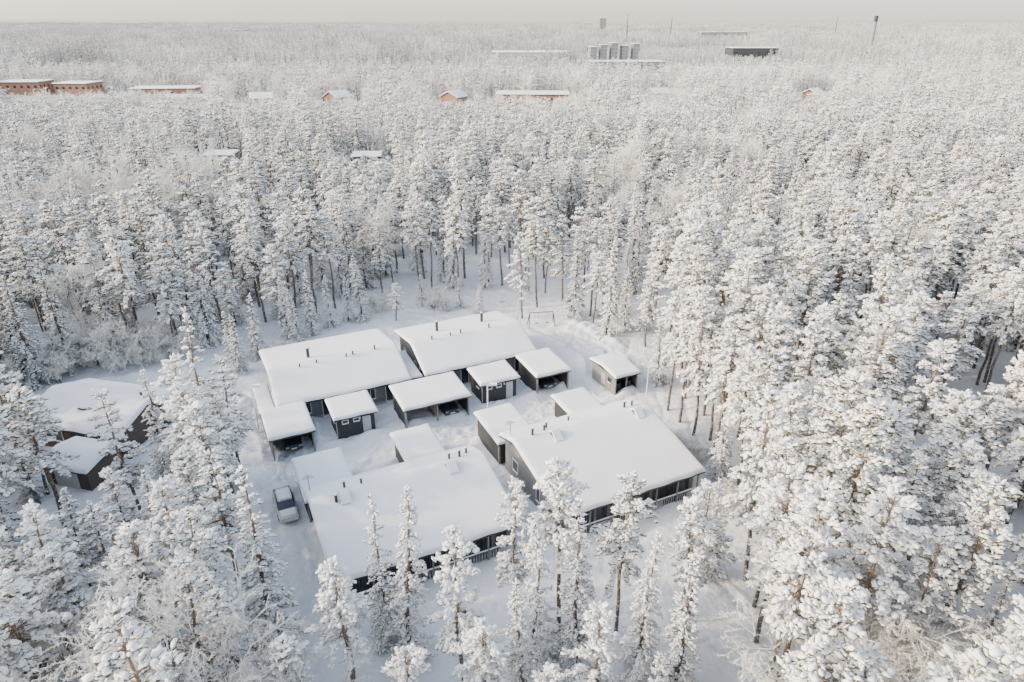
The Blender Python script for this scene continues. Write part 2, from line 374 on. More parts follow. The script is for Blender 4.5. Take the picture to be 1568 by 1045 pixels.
while y<7000:
    st=30 if y<1500 else 36 if y<3000 else 48
    half=.92*y+60; nx=int(2*half/st)
    for ix in range(nx):
        x=-half+ix*st+random.uniform(-6,6); yy=y+random.uniform(-6,6)
        if any(abs(x-a)/c<1 and abs(yy-b)/(d+15)<1 for a,b,c,d in FIELDS): continue
        if noise.noise(Vector((x*.0025,yy*.006,5)))>.42: continue
        sz=random.uniform(.75,1.12)*(1+.7*noise.noise(Vector((x*.003,yy*.007,8))))
        mh=max_h(x,yy)
        if mh<5: continue
        if mh<17: sz=mh/19
        far.append((x,yy,0,sz,st/30))
    y+=st
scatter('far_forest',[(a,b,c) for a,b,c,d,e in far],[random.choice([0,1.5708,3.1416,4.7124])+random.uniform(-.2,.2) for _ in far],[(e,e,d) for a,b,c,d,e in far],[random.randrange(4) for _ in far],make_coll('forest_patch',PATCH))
for k,x,y,h,i in HAND: place(k,x,y,h,i,1.1 if x<-14 else .98)
for k,x,y,h,i in [('spruce',-29,84,8,0),('spruce',-33,80,9,1),('spruce',-36,79,7,2),('spruce',-26,90,8,3),('spruce',-24,92,7,4),('spruce',-31,86,9,2),('spruce',-28,87.5,9.5,1),('spruce',-22,92,10,0),('spruce',-34,75.5,8,1),
    ('spruce',-10,96,4,1),('spruce',-8,97,5,2),('spruce',-5,95,4.5,0),('spruce',-14,98,5,3),('pine',1.5,93,13,2),('pine',-17,92,6,3),
    ('pine',18.4,64,16,1),('pine',19.3,61.5,17,3),('pine',17.6,66.5,15,5),('pine',20.3,57.5,16,0),('spruce',20,54,8,1),
    ('birch',19,30.5,9,0),('birch',22,33,9,1),('birch',16.5,28,8,2),('birch',24.5,29,8,0),('birch',20.5,27,8,1),('birch',28,26,9,2)]: place(k,x,y,h,i)
for x,y,h in [(-57,76,5),(-53,78,6),(-50,77.5,5.5),(-47,79,4.5),(-60,72,4),(-55,73,4),(-44,80,4),(-12,97,2.5),(-20,96,2.5),(-27,70,1.5),(-30,79,2),(18,58,1.8),(19,49,2.5)]: place('bush',x,y,h)

# ------------------------------------------------------------------ ground
def stretch(a,b,st,far_lo,far_hi):
    mid_=np.arange(a,b,st)
    lo=[a-st*1.6**i*3 for i in range(1,60) if st*1.6**i*3<far_lo][::-1]; hi=[b+st*1.6**i*3 for i in range(1,60) if st*1.6**i*3<far_hi]
    return np.array(lo+list(mid_)+hi)
gx=stretch(-62,36,.28,60000,60000); gy=stretch(17,106,.28,2000,90000)
X,Y=np.meshgrid(gx,gy)
def seg_dist(X,Y,pl):
    best=np.full(X.shape,1e9)
    for (ax,ay),(bx,by) in zip(pl[:-1],pl[1:]):
        dx,dy=bx-ax,by-ay; t=np.clip(((X-ax)*dx+(Y-ay)*dy)/(dx*dx+dy*dy),0,1)
        best=np.minimum(best,np.hypot(X-ax-t*dx,Y-ay-t*dy))
    return best
rg=np.random.default_rng(5)
Z=np.zeros_like(X)
for f,a in((.25,.05),(.7,.04),(1.7,.03),(3.3,.018)):
    for _ in range(4):
        th=rg.uniform(0,6.28);ph=rg.uniform(0,6.28); Z+=a*.6*np.sin(f*(X*np.cos(th)+Y*np.sin(th))*1.7+ph+1.3*np.sin(f*.7*(X*np.sin(th)-Y*np.cos(th))))
TR=[[(-48,72),(-36,74),(-29,67),(-24,58),(-21.5,51),(-17.5,42),(-14,32),(-12,17)],[(-29,67),(-24,62.5),(-21.5,55),(-8,62),(4,67.5),(12,73),(12,82),(8,88)]]
for pl in TR:
    d=seg_dist(X,Y,pl)
    Z-=.14*np.exp(-(d/2.4)**4)
    for off in(.75,1.6,):
        Z-=.3*np.exp(-((d-off)/.22)**2)*(.6+.4*np.sin(X*3.1)*np.cos(Y*2.3))
    Z+=.4*np.exp(-((d-2.9)/.5)**2)*(.6+.5*np.sin(X*1.1+Y*.7))
    Z+=.13*np.exp(-(d/2.2)**4)*np.sin(X*7+3*np.sin(Y*2.2))*np.sin(Y*6+2*np.sin(X*1.7))
for x,y,r,h in [(11,88,2.5,.9),(9,90,2,.8),(13.5,84,2,.8),(15.5,76,1.5,.6),(-24,54,1.2,.4),(-22,60,1.3,.5),(14,71,1.3,.6),(-17,88,2,.5),(10.5,78.5,1.5,.5)]:
    Z+=h*np.exp(-((X-x)**2+(Y-y)**2)/r**2)*(.8+.2*np.sin(3*X)*np.sin(2.6*Y))
for _ in range(120): # footprints
    x0,y0_=rg.uniform(-24,20),rg.uniform(36,98); a=rg.uniform(0,6.28)
    for k in range(14):
        x0+=math.cos(a)*.75;y0_+=math.sin(a)*.75;a+=rg.uniform(-.2,.2)
        sl=(np.abs(gx-x0)<1);st_=(np.abs(gy-y0_)<1)
        ii=np.ix_(st_,sl); Z[ii]-=.26*np.exp(-((X[ii]-x0)**2+(Y[ii]-y0_)**2)/.06)
fade=np.clip(1-(np.maximum(np.abs(X+13)-49,np.abs(Y-61)-44))/4,0,1); Z*=fade
nx,ny_=len(gx),len(gy); ix=np.arange(ny_*nx).reshape(ny_,nx)
Q=np.stack([ix[:-1,:-1],ix[:-1,1:],ix[1:,1:],ix[1:,:-1]],-1).reshape(-1,4)
m,nt,b=newmat('snow_ground'); tc=N(nt,'ShaderNodeTexCoord')
ln=N(nt,'ShaderNodeVectorMath',operation='LENGTH'); nt.links.new(tc.outputs['Object'],ln.inputs[0])
mr=N(nt,'ShaderNodeMapRange'); mr.inputs[1].default_value=5500; mr.inputs[2].default_value=7500; nt.links.new(ln.outputs['Value'],mr.inputs[0])
mp=N(nt,'ShaderNodeMapping'); mp.inputs['Scale'].default_value=(.0012,.004,1); nt.links.new(tc.outputs['Object'],mp.inputs[0])
nf=N(nt,'ShaderNodeTexNoise'); nf.inputs['Scale'].default_value=1; nf.inputs['Detail'].default_value=8; nt.links.new(mp.outputs[0],nf.inputs['Vector'])
cr=N(nt,'ShaderNodeMix',data_type='RGBA'); cr.inputs[6].default_value=(.28,.31,.31,1); cr.inputs[7].default_value=(.55,.56,.55,1); nt.links.new(nf.outputs['Fac'],cr.inputs[0])
nz=N(nt,'ShaderNodeTexNoise'); nz.inputs['Scale'].default_value=.35; nz.inputs['Detail'].default_value=7; nt.links.new(tc.outputs['Object'],nz.inputs['Vector'])
sc_=N(nt,'ShaderNodeMix',data_type='RGBA'); sc_.inputs[6].default_value=(.78,.79,.80,1); sc_.inputs[7].default_value=(.88,.885,.89,1); nt.links.new(nz.outputs['Fac'],sc_.inputs[0])
mm=N(nt,'ShaderNodeMix',data_type='RGBA'); nt.links.new(mr.outputs[0],mm.inputs[0]); nt.links.new(sc_.outputs[2],mm.inputs[6]); nt.links.new(cr.outputs[2],mm.inputs[7]); nt.links.new(mm.outputs[2],b.inputs['Base Color'])
b.inputs['Roughness'].default_value=.8; b.inputs['Specular IOR Level'].default_value=.2
n2=N(nt,'ShaderNodeTexNoise'); n2.inputs['Scale'].default_value=2.2; n2.inputs['Detail'].default_value=5; nt.links.new(tc.outputs['Object'],n2.inputs['Vector'])
bp_=N(nt,'ShaderNodeBump'); bp_.inputs['Strength'].default_value=.7; bp_.inputs['Distance'].default_value=.18; nt.links.new(n2.outputs['Fac'],bp_.inputs['Height']); nt.links.new(bp_.outputs[0],b.inputs['Normal'])
g=bpy.data.objects.new('snowy_ground',mesh_np('snowy_ground',np.stack([X,Y,Z],-1),Q,[],[m])); COL.objects.link(g)

# ------------------------------------------------------------------ buildings
ANG=math.atan2(.4384,.8988)
def W(s,t): return (.8988*s-.4384*t,60+.4384*s+.8988*t)
class B:
    """a building: an empty with mesh parts in its own (s,t,z) frame"""
    def __init__(s,name,x,y,rot,o=(0,0)):
        s.e=bpy.data.objects.new(name,None); COL.objects.link(s.e); s.e.location=(x,y,0); s.e.rotation_euler=(0,0,rot); s.o=o; s.parts={}
    def p(s,part,mat):
        if part not in s.parts: s.parts[part]=([],[],mat)
        return s.parts[part]
    def box(s,part,mat,x0,x1,y0,y1,z0,z1):
        V,F,_=s.p(part,mat); n=len(V); ox,oy=s.o
        V+=[(x-ox,y-oy,z) for z in(z0,z1) for x,y in((x0,y0),(x1,y0),(x1,y1),(x0,y1))]
        F+=[tuple(n+i for i in f) for f in((0,3,2,1),(4,5,6,7),(0,1,5,4),(1,2,6,5),(2,3,7,6),(3,0,4,7))]
    def prism(s,part,mat,prof,s0,s1):
        V,F,_=s.p(part,mat); n=len(V); ox,oy=s.o;k=len(prof)
        V+=[(s0-ox,t-oy,z) for t,z in prof]+[(s1-ox,t-oy,z) for t,z in prof]
        F.append(tuple(n+i for i in range(k)));F.append(tuple(n+k+i for i in reversed(range(k))))
        for i in range(k): j=(i+1)%k; F.append((n+j,n+i,n+k+i,n+k+j))
    def cyl(s,part,mat,x,y,z0,z1,r,k=12,r1=None):
        V,F,_=s.p(part,mat); n=len(V); ox,oy=s.o; r1=r if r1 is None else r1
        for z,rr in((z0,r),(z1,r1)): V+=[(x-ox+rr*math.cos(2*math.pi*i/k),y-oy+rr*math.sin(2*math.pi*i/k),z) for i in range(k)]
        F.append(tuple(n+i for i in reversed(range(k))));F.append(tuple(n+k+i for i in range(k)))
        for i in range(k): j=(i+1)%k; F.append((n+i,n+j,n+k+j,n+k+i))
    def window(s,side,pl,a,b_,z0,z1,mull=1,fm=None):
        fm=fm or M_frame; w=.07; fn='window_frame' if fm is M_frame else 'white_window_frame'
        def bx(part,mat,u0,u1,d0,d1,q0,q1):
            if side=='L': s.box(part,mat,pl-d1,pl-d0,u0,u1,q0,q1)
            elif side=='R': s.box(part,mat,pl+d0,pl+d1,u0,u1,q0,q1)
            elif side=='F': s.box(part,mat,u0,u1,pl-d1,pl-d0,q0,q1)
            else: s.box(part,mat,u0,u1,pl+d0,pl+d1,q0,q1)
        bx('window_glass',M_glass,a,b_,.004,.02,z0,z1)
        bx(fn,fm,a-w,a,.003,.06,z0-w,z1+w);bx(fn,fm,b_,b_+w,.003,.06,z0-w,z1+w)
        bx(fn,fm,a,b_,.003,.06,z0-w,z0);bx(fn,fm,a,b_,.003,.06,z1,z1+w)
        for i in range(1,mull+1):
            c=a+(b_-a)*i/(mull+1); bx(fn,fm,c-.03,c+.03,.021,.05,z0,z1)
        bx('window_sill',M_snow,a-w,b_+w,.061,.12,z0-w-.02,z0-w+.05)
    def snow(s,part,prof,s0,s1,T=.32,seed=0):
        ts=[p[0] for p in prof]; zs=[p[1] for p in prof]; rg=np.random.default_rng(seed+int(abs(s0*10)))
        def ax(a,b_):
            e=[0,.02,.06,.12,.2,.3]; n=max(2,int((b_-a-.6)/.4)); return np.array([a+i for i in e]+list(np.linspace(a+.3,b_-.3,n+1)[1:-1])+[b_-i for i in reversed(e)])
        S=ax(s0-.05,s1+.05);T_=ax(ts[0]-.05,ts[-1]+.05); SS,TT=np.meshgrid(S,T_)
        dk=sum(np.interp(TT+o,ts,zs) for o in(-.35,-.15,0,.15,.35))/5
        edge=(TT<ts[0]+.4)|(TT>ts[-1]-.4); dk=np.where(edge,np.interp(TT,ts,zs),dk)
        d=np.minimum(np.minimum(SS-S[0],S[-1]-SS),np.minimum(TT-T_[0],T_[-1]-TT)); q=np.clip(d/.3,0,1)
        th=T*np.sqrt(1-(1-q)**2)
        p=rg.uniform(0,6,4); th=th*(1+.05*np.sin(SS*.9+p[0]+np.sin(TT*.6))+.04*np.sin(TT*1.3+p[1]+np.sin(SS*.7+p[2]))+.02*np.sin(SS*4+TT*3))
        Z=dk+th+.003; wob=.04*np.sin(SS*2.3+p[3])*(1-q); TT=TT+wob*np.where(TT<(T_[0]+T_[-1])/2,1,-1)
        ny,nx=SS.shape; ix=np.arange(ny*nx).reshape(ny,nx)
        Q=np.stack([ix[:-1,:-1],ix[:-1,1:],ix[1:,1:],ix[1:,:-1]],-1).reshape(-1,4)
        me=mesh_np(part,np.stack([SS-s.o[0],TT-s.o[1],Z],-1),Q,[],[M_snow]); ob=bpy.data.objects.new(part,me); COL.objects.link(ob); ob.parent=s.e
    def done(s):
        for k,(V,F,mat) in s.parts.items():
            me=bpy.data.meshes.new(k); me.from_pydata(V,[],F); me.materials.append(mat); me.update()
            o=bpy.data.objects.new(k,me); COL.objects.link(o); o.parent=s.e
        return s.e
def building(name,s0,s1,t0,t1): 
    c=((s0+s1)/2,(t0+t1)/2); x,y=W(*c); return B(name,x,y,ANG,c)
def deck(b,prof,s0,s1,th=.22):
    b.prism('roof_deck',M_fascia,prof+[(t,z-th) for t,z in reversed(prof)],s0,s1)
def vent(b,s,t,z,h=.7,r=.11,cap=True):
    b.cyl('roof_vent',M_metal,s,t,z,z+h,r); 
    if cap: b.cyl('roof_vent_cap',M_metal,s,t,z+h+.002,z+h+.1,r*1.35); b.cyl('vent_snow_cap',M_snow,s,t,z+h+.102,z+h+.2,r*1.3,12,r*.5)
def mast(b,s,t,z,h):
    b.cyl('antenna_mast',M_grey,s,t,z,z+h,.045,6)
    for i,l in enumerate((.5,.4,.3)): b.box('antenna_mast',M_grey,s-l,s+l,t-.02+.2*i,t+.02+.2*i,z+h-.12,z+h-.07)
    b.box('antenna_mast',M_grey,s-.02,s+.02,t-.1,t+.6,z+h-.068,z+h-.03)
def terrace(name,s0,s1,tf,tr,tb,zf,zr,zb,front,vents,wall):
    b=building(name,s0,s1,tf,tb)
    prof=[(tf,zf),(tr,zr),(tb,zb)]; deck(b,prof,s0,s1); b.snow('roof_snow',prof,s0,s1,.34,int(tf))
    D=lambda t: float(np.interp(t,[tf,tr,tb],[zf,zr,zb]))-.225
    wf,wb=tf+.9,tb-.5
    b.prism('walls',wall,[(wf,-.1),(wf,D(wf)),(tr,D(tr)),(wb,D(wb)),(wb,-.1)],s0+.45,s1-.45)
    b.box('gable_trim',M_fascia,s0+.40,s0+.448,wf,wf+.12,0,D(wf)-.05)
    b.box('plinth',M_conc,s0+.41,s1-.41,wf-.04,wf-.003,-.1,.25)
    L=s0+.45
    for a,c,z0,z1 in [(tf+2.2,tf+3.4,1,2.2),(tf+4.6,tf+5.2,.9,2.3),(tb-3.2,tb-2.2,1.2,2.3)]: b.window('L',L,a,c,z0,z1,0,M_white)
    if front=='glass':   # big glazed verandas under the low eave
        n=3; w=(s1-s0-1.6)/n
        for i in range(n):
            a=s0+.9+i*w
            b.window('F',wf,a+.15,a+w*.62,.35,2.25,3); b.window('F',wf,a+w*.72,a+w*.92,.1,2.2,0)
        for i in range(n*2+1):
            x=s0+.6+i*(s1-s0-1.2)/(n*2); b.box('veranda_post',M_light,x-.06,x+.06,tf+.12,tf+.24,0,zf-.24)
        b.box('veranda_rail',M_fascia,s0+.66,s1-.66,tf+.14,tf+.2,.85,.95)
        b.box('rail_snow',M_snow,s0+.66,s1-.66,tf+.13,tf+.21,.952,1.05)
        for i in range(int((s1-s0-1.4)/.25)):
            if i%20<11: x=s0+.7+i*.25; b.box('veranda_rail_bar',M_fascia,x,x+.1,tf+.155,tf+.185,.1,.845)
    else:
        x=s0+1.2
        while x<s1-2:
            b.window('F',wf,x,x+.9,.1,2.1,0,M_white); b.window('F',wf,x+1.3,x+2.3,.9,2.1,1,M_white); x+=3.6
    for (s,t,h,r) in vents: vent(b,s,t,float(np.interp(t,[tf,tr,tb],[zf,zr,zb]))+.15,h+.2,r)
    return b
# row nearer the camera
b=terrace('terraced_house',-21.6,-6.2,-14.6,-7,-3.9,2.7,4.75,3.75,'glass',[(-19.6,-7.9,.6,.12),(-18.6,-6.4,.5,.1),(-17.2,-6.5,.4,.09),(-9.3,-6.4,.5,.1),(-8.4,-6.6,.6,.11),(-7.6,-6.2,.5,.1)],M_light)
for s in(-18.9,-9.6): 
    b.prism('roof_hatch',M_fascia,[(-8.4,4.7),(-7.6,5.35),(-6.9,4.9)],s-.35,s+.35)
    b.prism('roof_hatch_snow',M_snow,[(-8.5,4.9),(-7.6,5.55),(-6.9,5.1),(-6.9,5.0),(-7.6,5.36),(-8.4,4.72)],s-.4,s+.4)
mast(b,-21.2,-5,3.6,2.2); b.done()
b=terrace('terraced_house',-3,12.1,-15.5,-6.35,-3.3,2.7,4.75,3.75,'glass',[(-1.0,-6.4,.6,.12),(.4,-6.1,.5,.1),(.9,-5.6,.5,.1),(9.6,-5.9,.6,.12),(10.5,-5.9,.5,.1),(3.5,-5.3,.4,.09)],M_light)
for s in(1.0,10.2):
    b.prism('roof_hatch',M_fascia,[(-8.0,4.6),(-7.2,5.3),(-6.5,4.9)],s-.35,s+.35)
    b.prism('roof_hatch_snow',M_snow,[(-8.1,4.8),(-7.2,5.5),(-6.5,5.1),(-6.5,5.0),(-7.2,5.31),(-8.0,4.62)],s-.4,s+.4)
mast(b,-2.6,-5,3.6,2.4); b.done()
# far row
b=terrace('terraced_house',-21.3,-6.5,13,18.3,26,2.8,4.8,3.7,'doors',[(-16.6,19.2,1.1,.18),(-17.9,17.5,.35,.08),(-16,17.6,.35,.08),(-11.8,17.8,.4,.09),(-9.2,17.9,.5,.09),(-12.6,17.7,.35,.08)],M_light); b.done()
b=terrace('terraced_house',-4.8,9.8,13,17.9,24.6,2.8,4.8,3.7,'doors',[(-.6,20.2,1.2,.18),(5.6,20.4,1.2,.18),(.2,17.6,.35,.08),(1.6,17.7,.45,.09),(5.4,17.7,.45,.09),(-2.2,17.6,.4,.09)],M_light)
mast(b,9.4,22,4,2.3); b.done()
b=building('link_roof',-6.45,-4.85,13.6,20); deck(b,[(13.6,2.5),(20,2.9)],-6.4,-4.9,.18); b.snow('roof_snow',[(13.6,2.5),(20,2.9)],-6.35,-4.95,.3); b.box('walls',M_dark,-6.2,-5.1,14.2,19.6,-.1,2.3); b.done()
def carport(name,s0,s1,t0,t1,z=2.5,bays=1,openf=True):
    b=building(name,s0,s1,t0,t1); prof=[(t0,z),(t1,z+.3)]; deck(b,prof,s0,s1,.2); b.snow('roof_snow',prof,s0,s1,.33)
    zt=z-.205
    b.box('back_wall',M_dark,s0+.3,s1-.3,t1-.4,t1-.28,-.1,zt+.2)
    b.box('side_wall',M_dark,s0+.2,s0+.3,t0+.35,t1-.41,-.1,zt); b.box('side_wall',M_dark,s1-.3,s1-.2,t0+.35,t1-.41,-.1,zt)
    for i in range(1,bays): x=s0+(s1-s0)*i/bays; b.box('bay_wall',M_int,x-.05,x+.05,t0+1.2,t1-.41,-.1,zt); b.box('post',M_light,x-.07,x+.07,t0+.35,t0+.49,-.1,zt)
    for x in(s0+.25,s1-.25): b.box('post',M_light,x-.08,x+.08,t0+.2,t0+.345,-.1,zt)
    if not openf: b.box('front_wall',M_dark,s0+.305,s1-.305,t0+.36,t0+.46,-.1,zt)
    return b
carport('carport',-23,-18.5,7.4,12.9).done()
b=building('side_shelter',-23.2,-21.35,13,19); deck(b,[(13,2.5),(19,2.7)],-23.1,-21.4,.18); b.snow('roof_snow',[(13,2.5),(19,2.7)],-23.05,-21.45,.3); b.box('walls',M_dark,-22.9,-21.5,13.2,18.8,-.1,2.3); b.done()
carport('carport',-9.3,-1.6,7,12.3,2.5,2).done()
carport('carport',6.8,11.4,7.4,13,2.5).done()
def shed(name,s0,s1,t0,t1,z=2.5,wall=None):
    wall=wall or M_dark
    b=building(name,s0,s1,t0,t1); prof=[(t0,z),(t1,z+.3)]; deck(b,prof,s0,s1,.2); b.snow('roof_snow',prof,s0,s1,.33)
    b.prism('walls',wall,[(t0+.35,-.1),(t0+.35,z-.19),(t1-.3,z+.07),(t1-.3,-.1)],s0+.3,s1-.3)
    f=t0+.35
    for c in(s0+.9,s0+2.1): b.window('F',f,c,c+.55,1.75,2.05,0,M_white)
    b.box('door',M_door,s1-1.6,s1-.75,f-.05,f-.004,0,2.05); b.box('door_handle',M_metal,s1-1.5,s1-1.45,f-.1,f-.052,1,1.12)
    b.box('wall_lamp',M_white,s1-1.95,s1-1.8,f-.12,f-.004,1.9,2.1)
    b.window('L',s0+.3,t0+1.2,t0+1.9,1.6,2.0,0,M_frame)
    b.box('downpipe',M_grey,s0+.2,s0+.28,f-.1,f-.02,0,z-.21)
    return b
shed('storage_shed',-16.4,-11.8,8.3,12.4).done(); shed('storage_shed',.2,5.1,8.4,12.4).done()
carport('carport',-21.6,-17,-3.7,2.8,2.35,1,False).done(); shed('storage_shed',-12,-8,-3.7,3.1,2.35).done()
carport('carport',-3,1.3,-3.1,2.9,2.5,1,False).done(); shed('storage_shed',6.1,10.2,-3.1,2.7,2.35).done()
# free-standing shed with an open front
b=building('bin_shelter',15,18.6,3.4,9); prof=[(3.4,2.4),(6.4,2.75),(9,2.4)]; deck(b,prof,15,18.6,.18); b.snow('roof_snow',prof,15,18.6,.3)
b.box('side_wall',M_light,15.25,15.35,3.8,8.7,-.1,2.15); b.box('side_wall_far',M_dark,18.25,18.35,3.8,8.7,-.1,2.15); b.box('back_wall',M_dark,15.36,18.24,8.6,8.7,-.1,2.15); b.box('mid_wall',M_dark,15.36,18.24,5.2,5.3,-.1,2.15)
for x in(15.3,16.8,18.3): b.box('post',M_light,x-.06,x+.06,3.66,3.78,-.1,2.2)
b.box('waste_bin',M_metal,15.6,16.4,4.2,4.9,0,1.1);b.box('waste_bin',M_metal,17.0,17.8,4.2,4.9,0,1.1); b.window('L',15.25,4.6,5.2,1.2,1.7,0,M_frame); b.box('board',M_conc,15.19,15.245,5.8,6.6,.3,1.8); b.done()
# neighbour house to the left
b=B('neighbour_house',-43.5,62.5,math.radians(-14),(0,0)); prof=[(-4.6,2.8),(0,4.3),(4.8,2.8)]; deck(b,prof,-6,6.2); b.snow('roof_snow',prof,-6,6.2,.35)
b.prism('walls',M_brown,[(-4,-.1),(-4,2.8),(0,4.06),(4.3,2.75),(4.3,-.1)],-5.5,5.7); b.window('F',-4,-3.5,-1.5,.9,2.1,1,M_white); b.window('F',-4,1.5,3,.9,2.1,1,M_white); b.window('L',-5.5,-1.5,1.5,.9,2.1,1,M_white)
b.box('roof_window',M_metal,-.4,.5,-2.4,-1.6,3.5,4.1); b.box('roof_window_snow',M_snow,-.42,.52,-2.42,-1.58,4.102,4.2); vent(b,4.5,1,4.1,.6,.12); b.done()
b=B('garage',-41.3,54.6,math.radians(-14),(0,0)); prof=[(-2.4,2.2),(0,2.7),(2.4,2.2)]; deck(b,prof,-2.8,2.8); b.snow('roof_snow',prof,-2.8,2.8,.35); b.prism('walls',M_brown,[(-2.1,-.1),(-2.1,2.0),(0,2.47),(2.1,2.0),(2.1,-.1)],-2.5,2.5); b.box('garage_door',M_door,-1.3,1.3,-2.16,-2.105,0,1.9); b.done()
# mid-distance buildings
def block(name,x,y,w,d,h,mat,rot,storeys,snowT=.35,cols=None,gable=False,ww=.4):
    b=B(name,x,y,rot,(0,0)); 
    if gable:
        prof=[(-d/2-.5,h),(0,h+d*.28),(d/2+.5,h)]; deck(b,prof,-w/2-.5,w/2+.5); b.snow('roof_snow',prof,-w/2-.5,w/2+.5,snowT)
        b.prism('walls',mat,[(-d/2,-.1),(-d/2,h),(0,h+d*.28-.25),(d/2,h),(d/2,-.1)],-w/2,w/2)
    else:
        prof=[(-d/2-.3,h),(d/2+.3,h)]; deck(b,prof,-w/2-.3,w/2+.3,.4); b.snow('roof_snow',prof,-w/2-.3,w/2+.3,snowT); b.box('walls',mat,-w/2,w/2,-d/2,d/2,-.1,h-.405)
    sh=(h-.6)/storeys; cols=cols or int(w/3.2)
    for k in range(storeys):
        for c in range(cols):
            a=-w/2+(c+.5-ww/2)*w/cols; b.box('window_glass',M_glass,a,a+w/cols*ww,-d/2-.04,-d/2-.004,k*sh+sh*.35,k*sh+sh*.75); b.box('window_sill',M_white,a-.1,a+w/cols*ww+.1,-d/2-.09,-d/2-.004,k*sh+sh*.3,k*sh+sh*.33)
        for c in range(int(d/3.5)):
            for sx in(-1,1):
                a=-d/2+(c+.3)*3.5; xx=sx*(w/2+.004); b.box('window_glass',M_glass,min(xx,xx+sx*.04),max(xx,xx+sx*.04),a,a+1.2,k*sh+sh*.35,k*sh+sh*.75)
    return b
block('brick_apartment_block',-246,368,20,14,12,M_brick,.05,3).done(); block('brick_apartment_block',-222,372,17,14,11,M_brick,-.05,3).done()
block('brick_school',-178,374,32,14,8.5,M_brick,.1,2).done(); block('snowy_hall',-158,350,24,12,6.5,M_white,0,1).done()
block('wooden_house',-120,346,10,8,6.2,M_brick,.3,2,gable=True).done(); block('red_house',-82,340,9,9,7.3,M_brick,.9,2,gable=True).done(); block('brown_villa',-27,335,9,9,7.8,M_brick,1.1,2,gable=True).done()
block('long_brick_hall',10,345,34,16,8.5,M_brick,-.03,2).done(); block('small_house',75,370,9,8,6.2,M_conc,.4,2,gable=True).done(); block('small_house',152,365,9,8,6.4,M_brick,.8,2,gable=True).done()
block('forest_house',-75,180,7,6,8.9,M_conc,.1,2,gable=False).done(); block('forest_house',-37,178,7,6,8.9,M_conc,.1,2).done()
for i,x in enumerate((76,86,96.5,107,118)): block('tower_block',x,700+i*3,6.2,11,17+(i*37%5)*.8,M_concD,.1,6,cols=2,ww=.2).done()
block('white_hall',20,760,80,40,10.5,M_conc,0,1).done(); block('white_hall',95,612,60,20,9,M_light,0,1).done(); block('ice_hall',258,800,48,30,13,M_dark,0,1,cols=6).done()
block('grain_mill',265,2200,18,16,44,M_concD,0,6).done(); block('factory_hall',420,1500,90,40,18,M_light,0,2).done(); block('water_works',-700,1900,60,30,18,M_conc,0,2).done()
b=B('factory_chimney',434,900,0); b.cyl('stack',M_concD,0,0,0,38,2.9,20,2.2); b.cyl('stack_top',M_metal,0,0,38.01,44.5,2.4,20,2.3); b.done()
for x,y,h in[(215,1400,50),(318,1500,46),(690,1600,48)]: b=B('telecom_mast',x,y,0); b.cyl('mast',M_metal,0,0,0,h,1.0,8,.5); b.done()
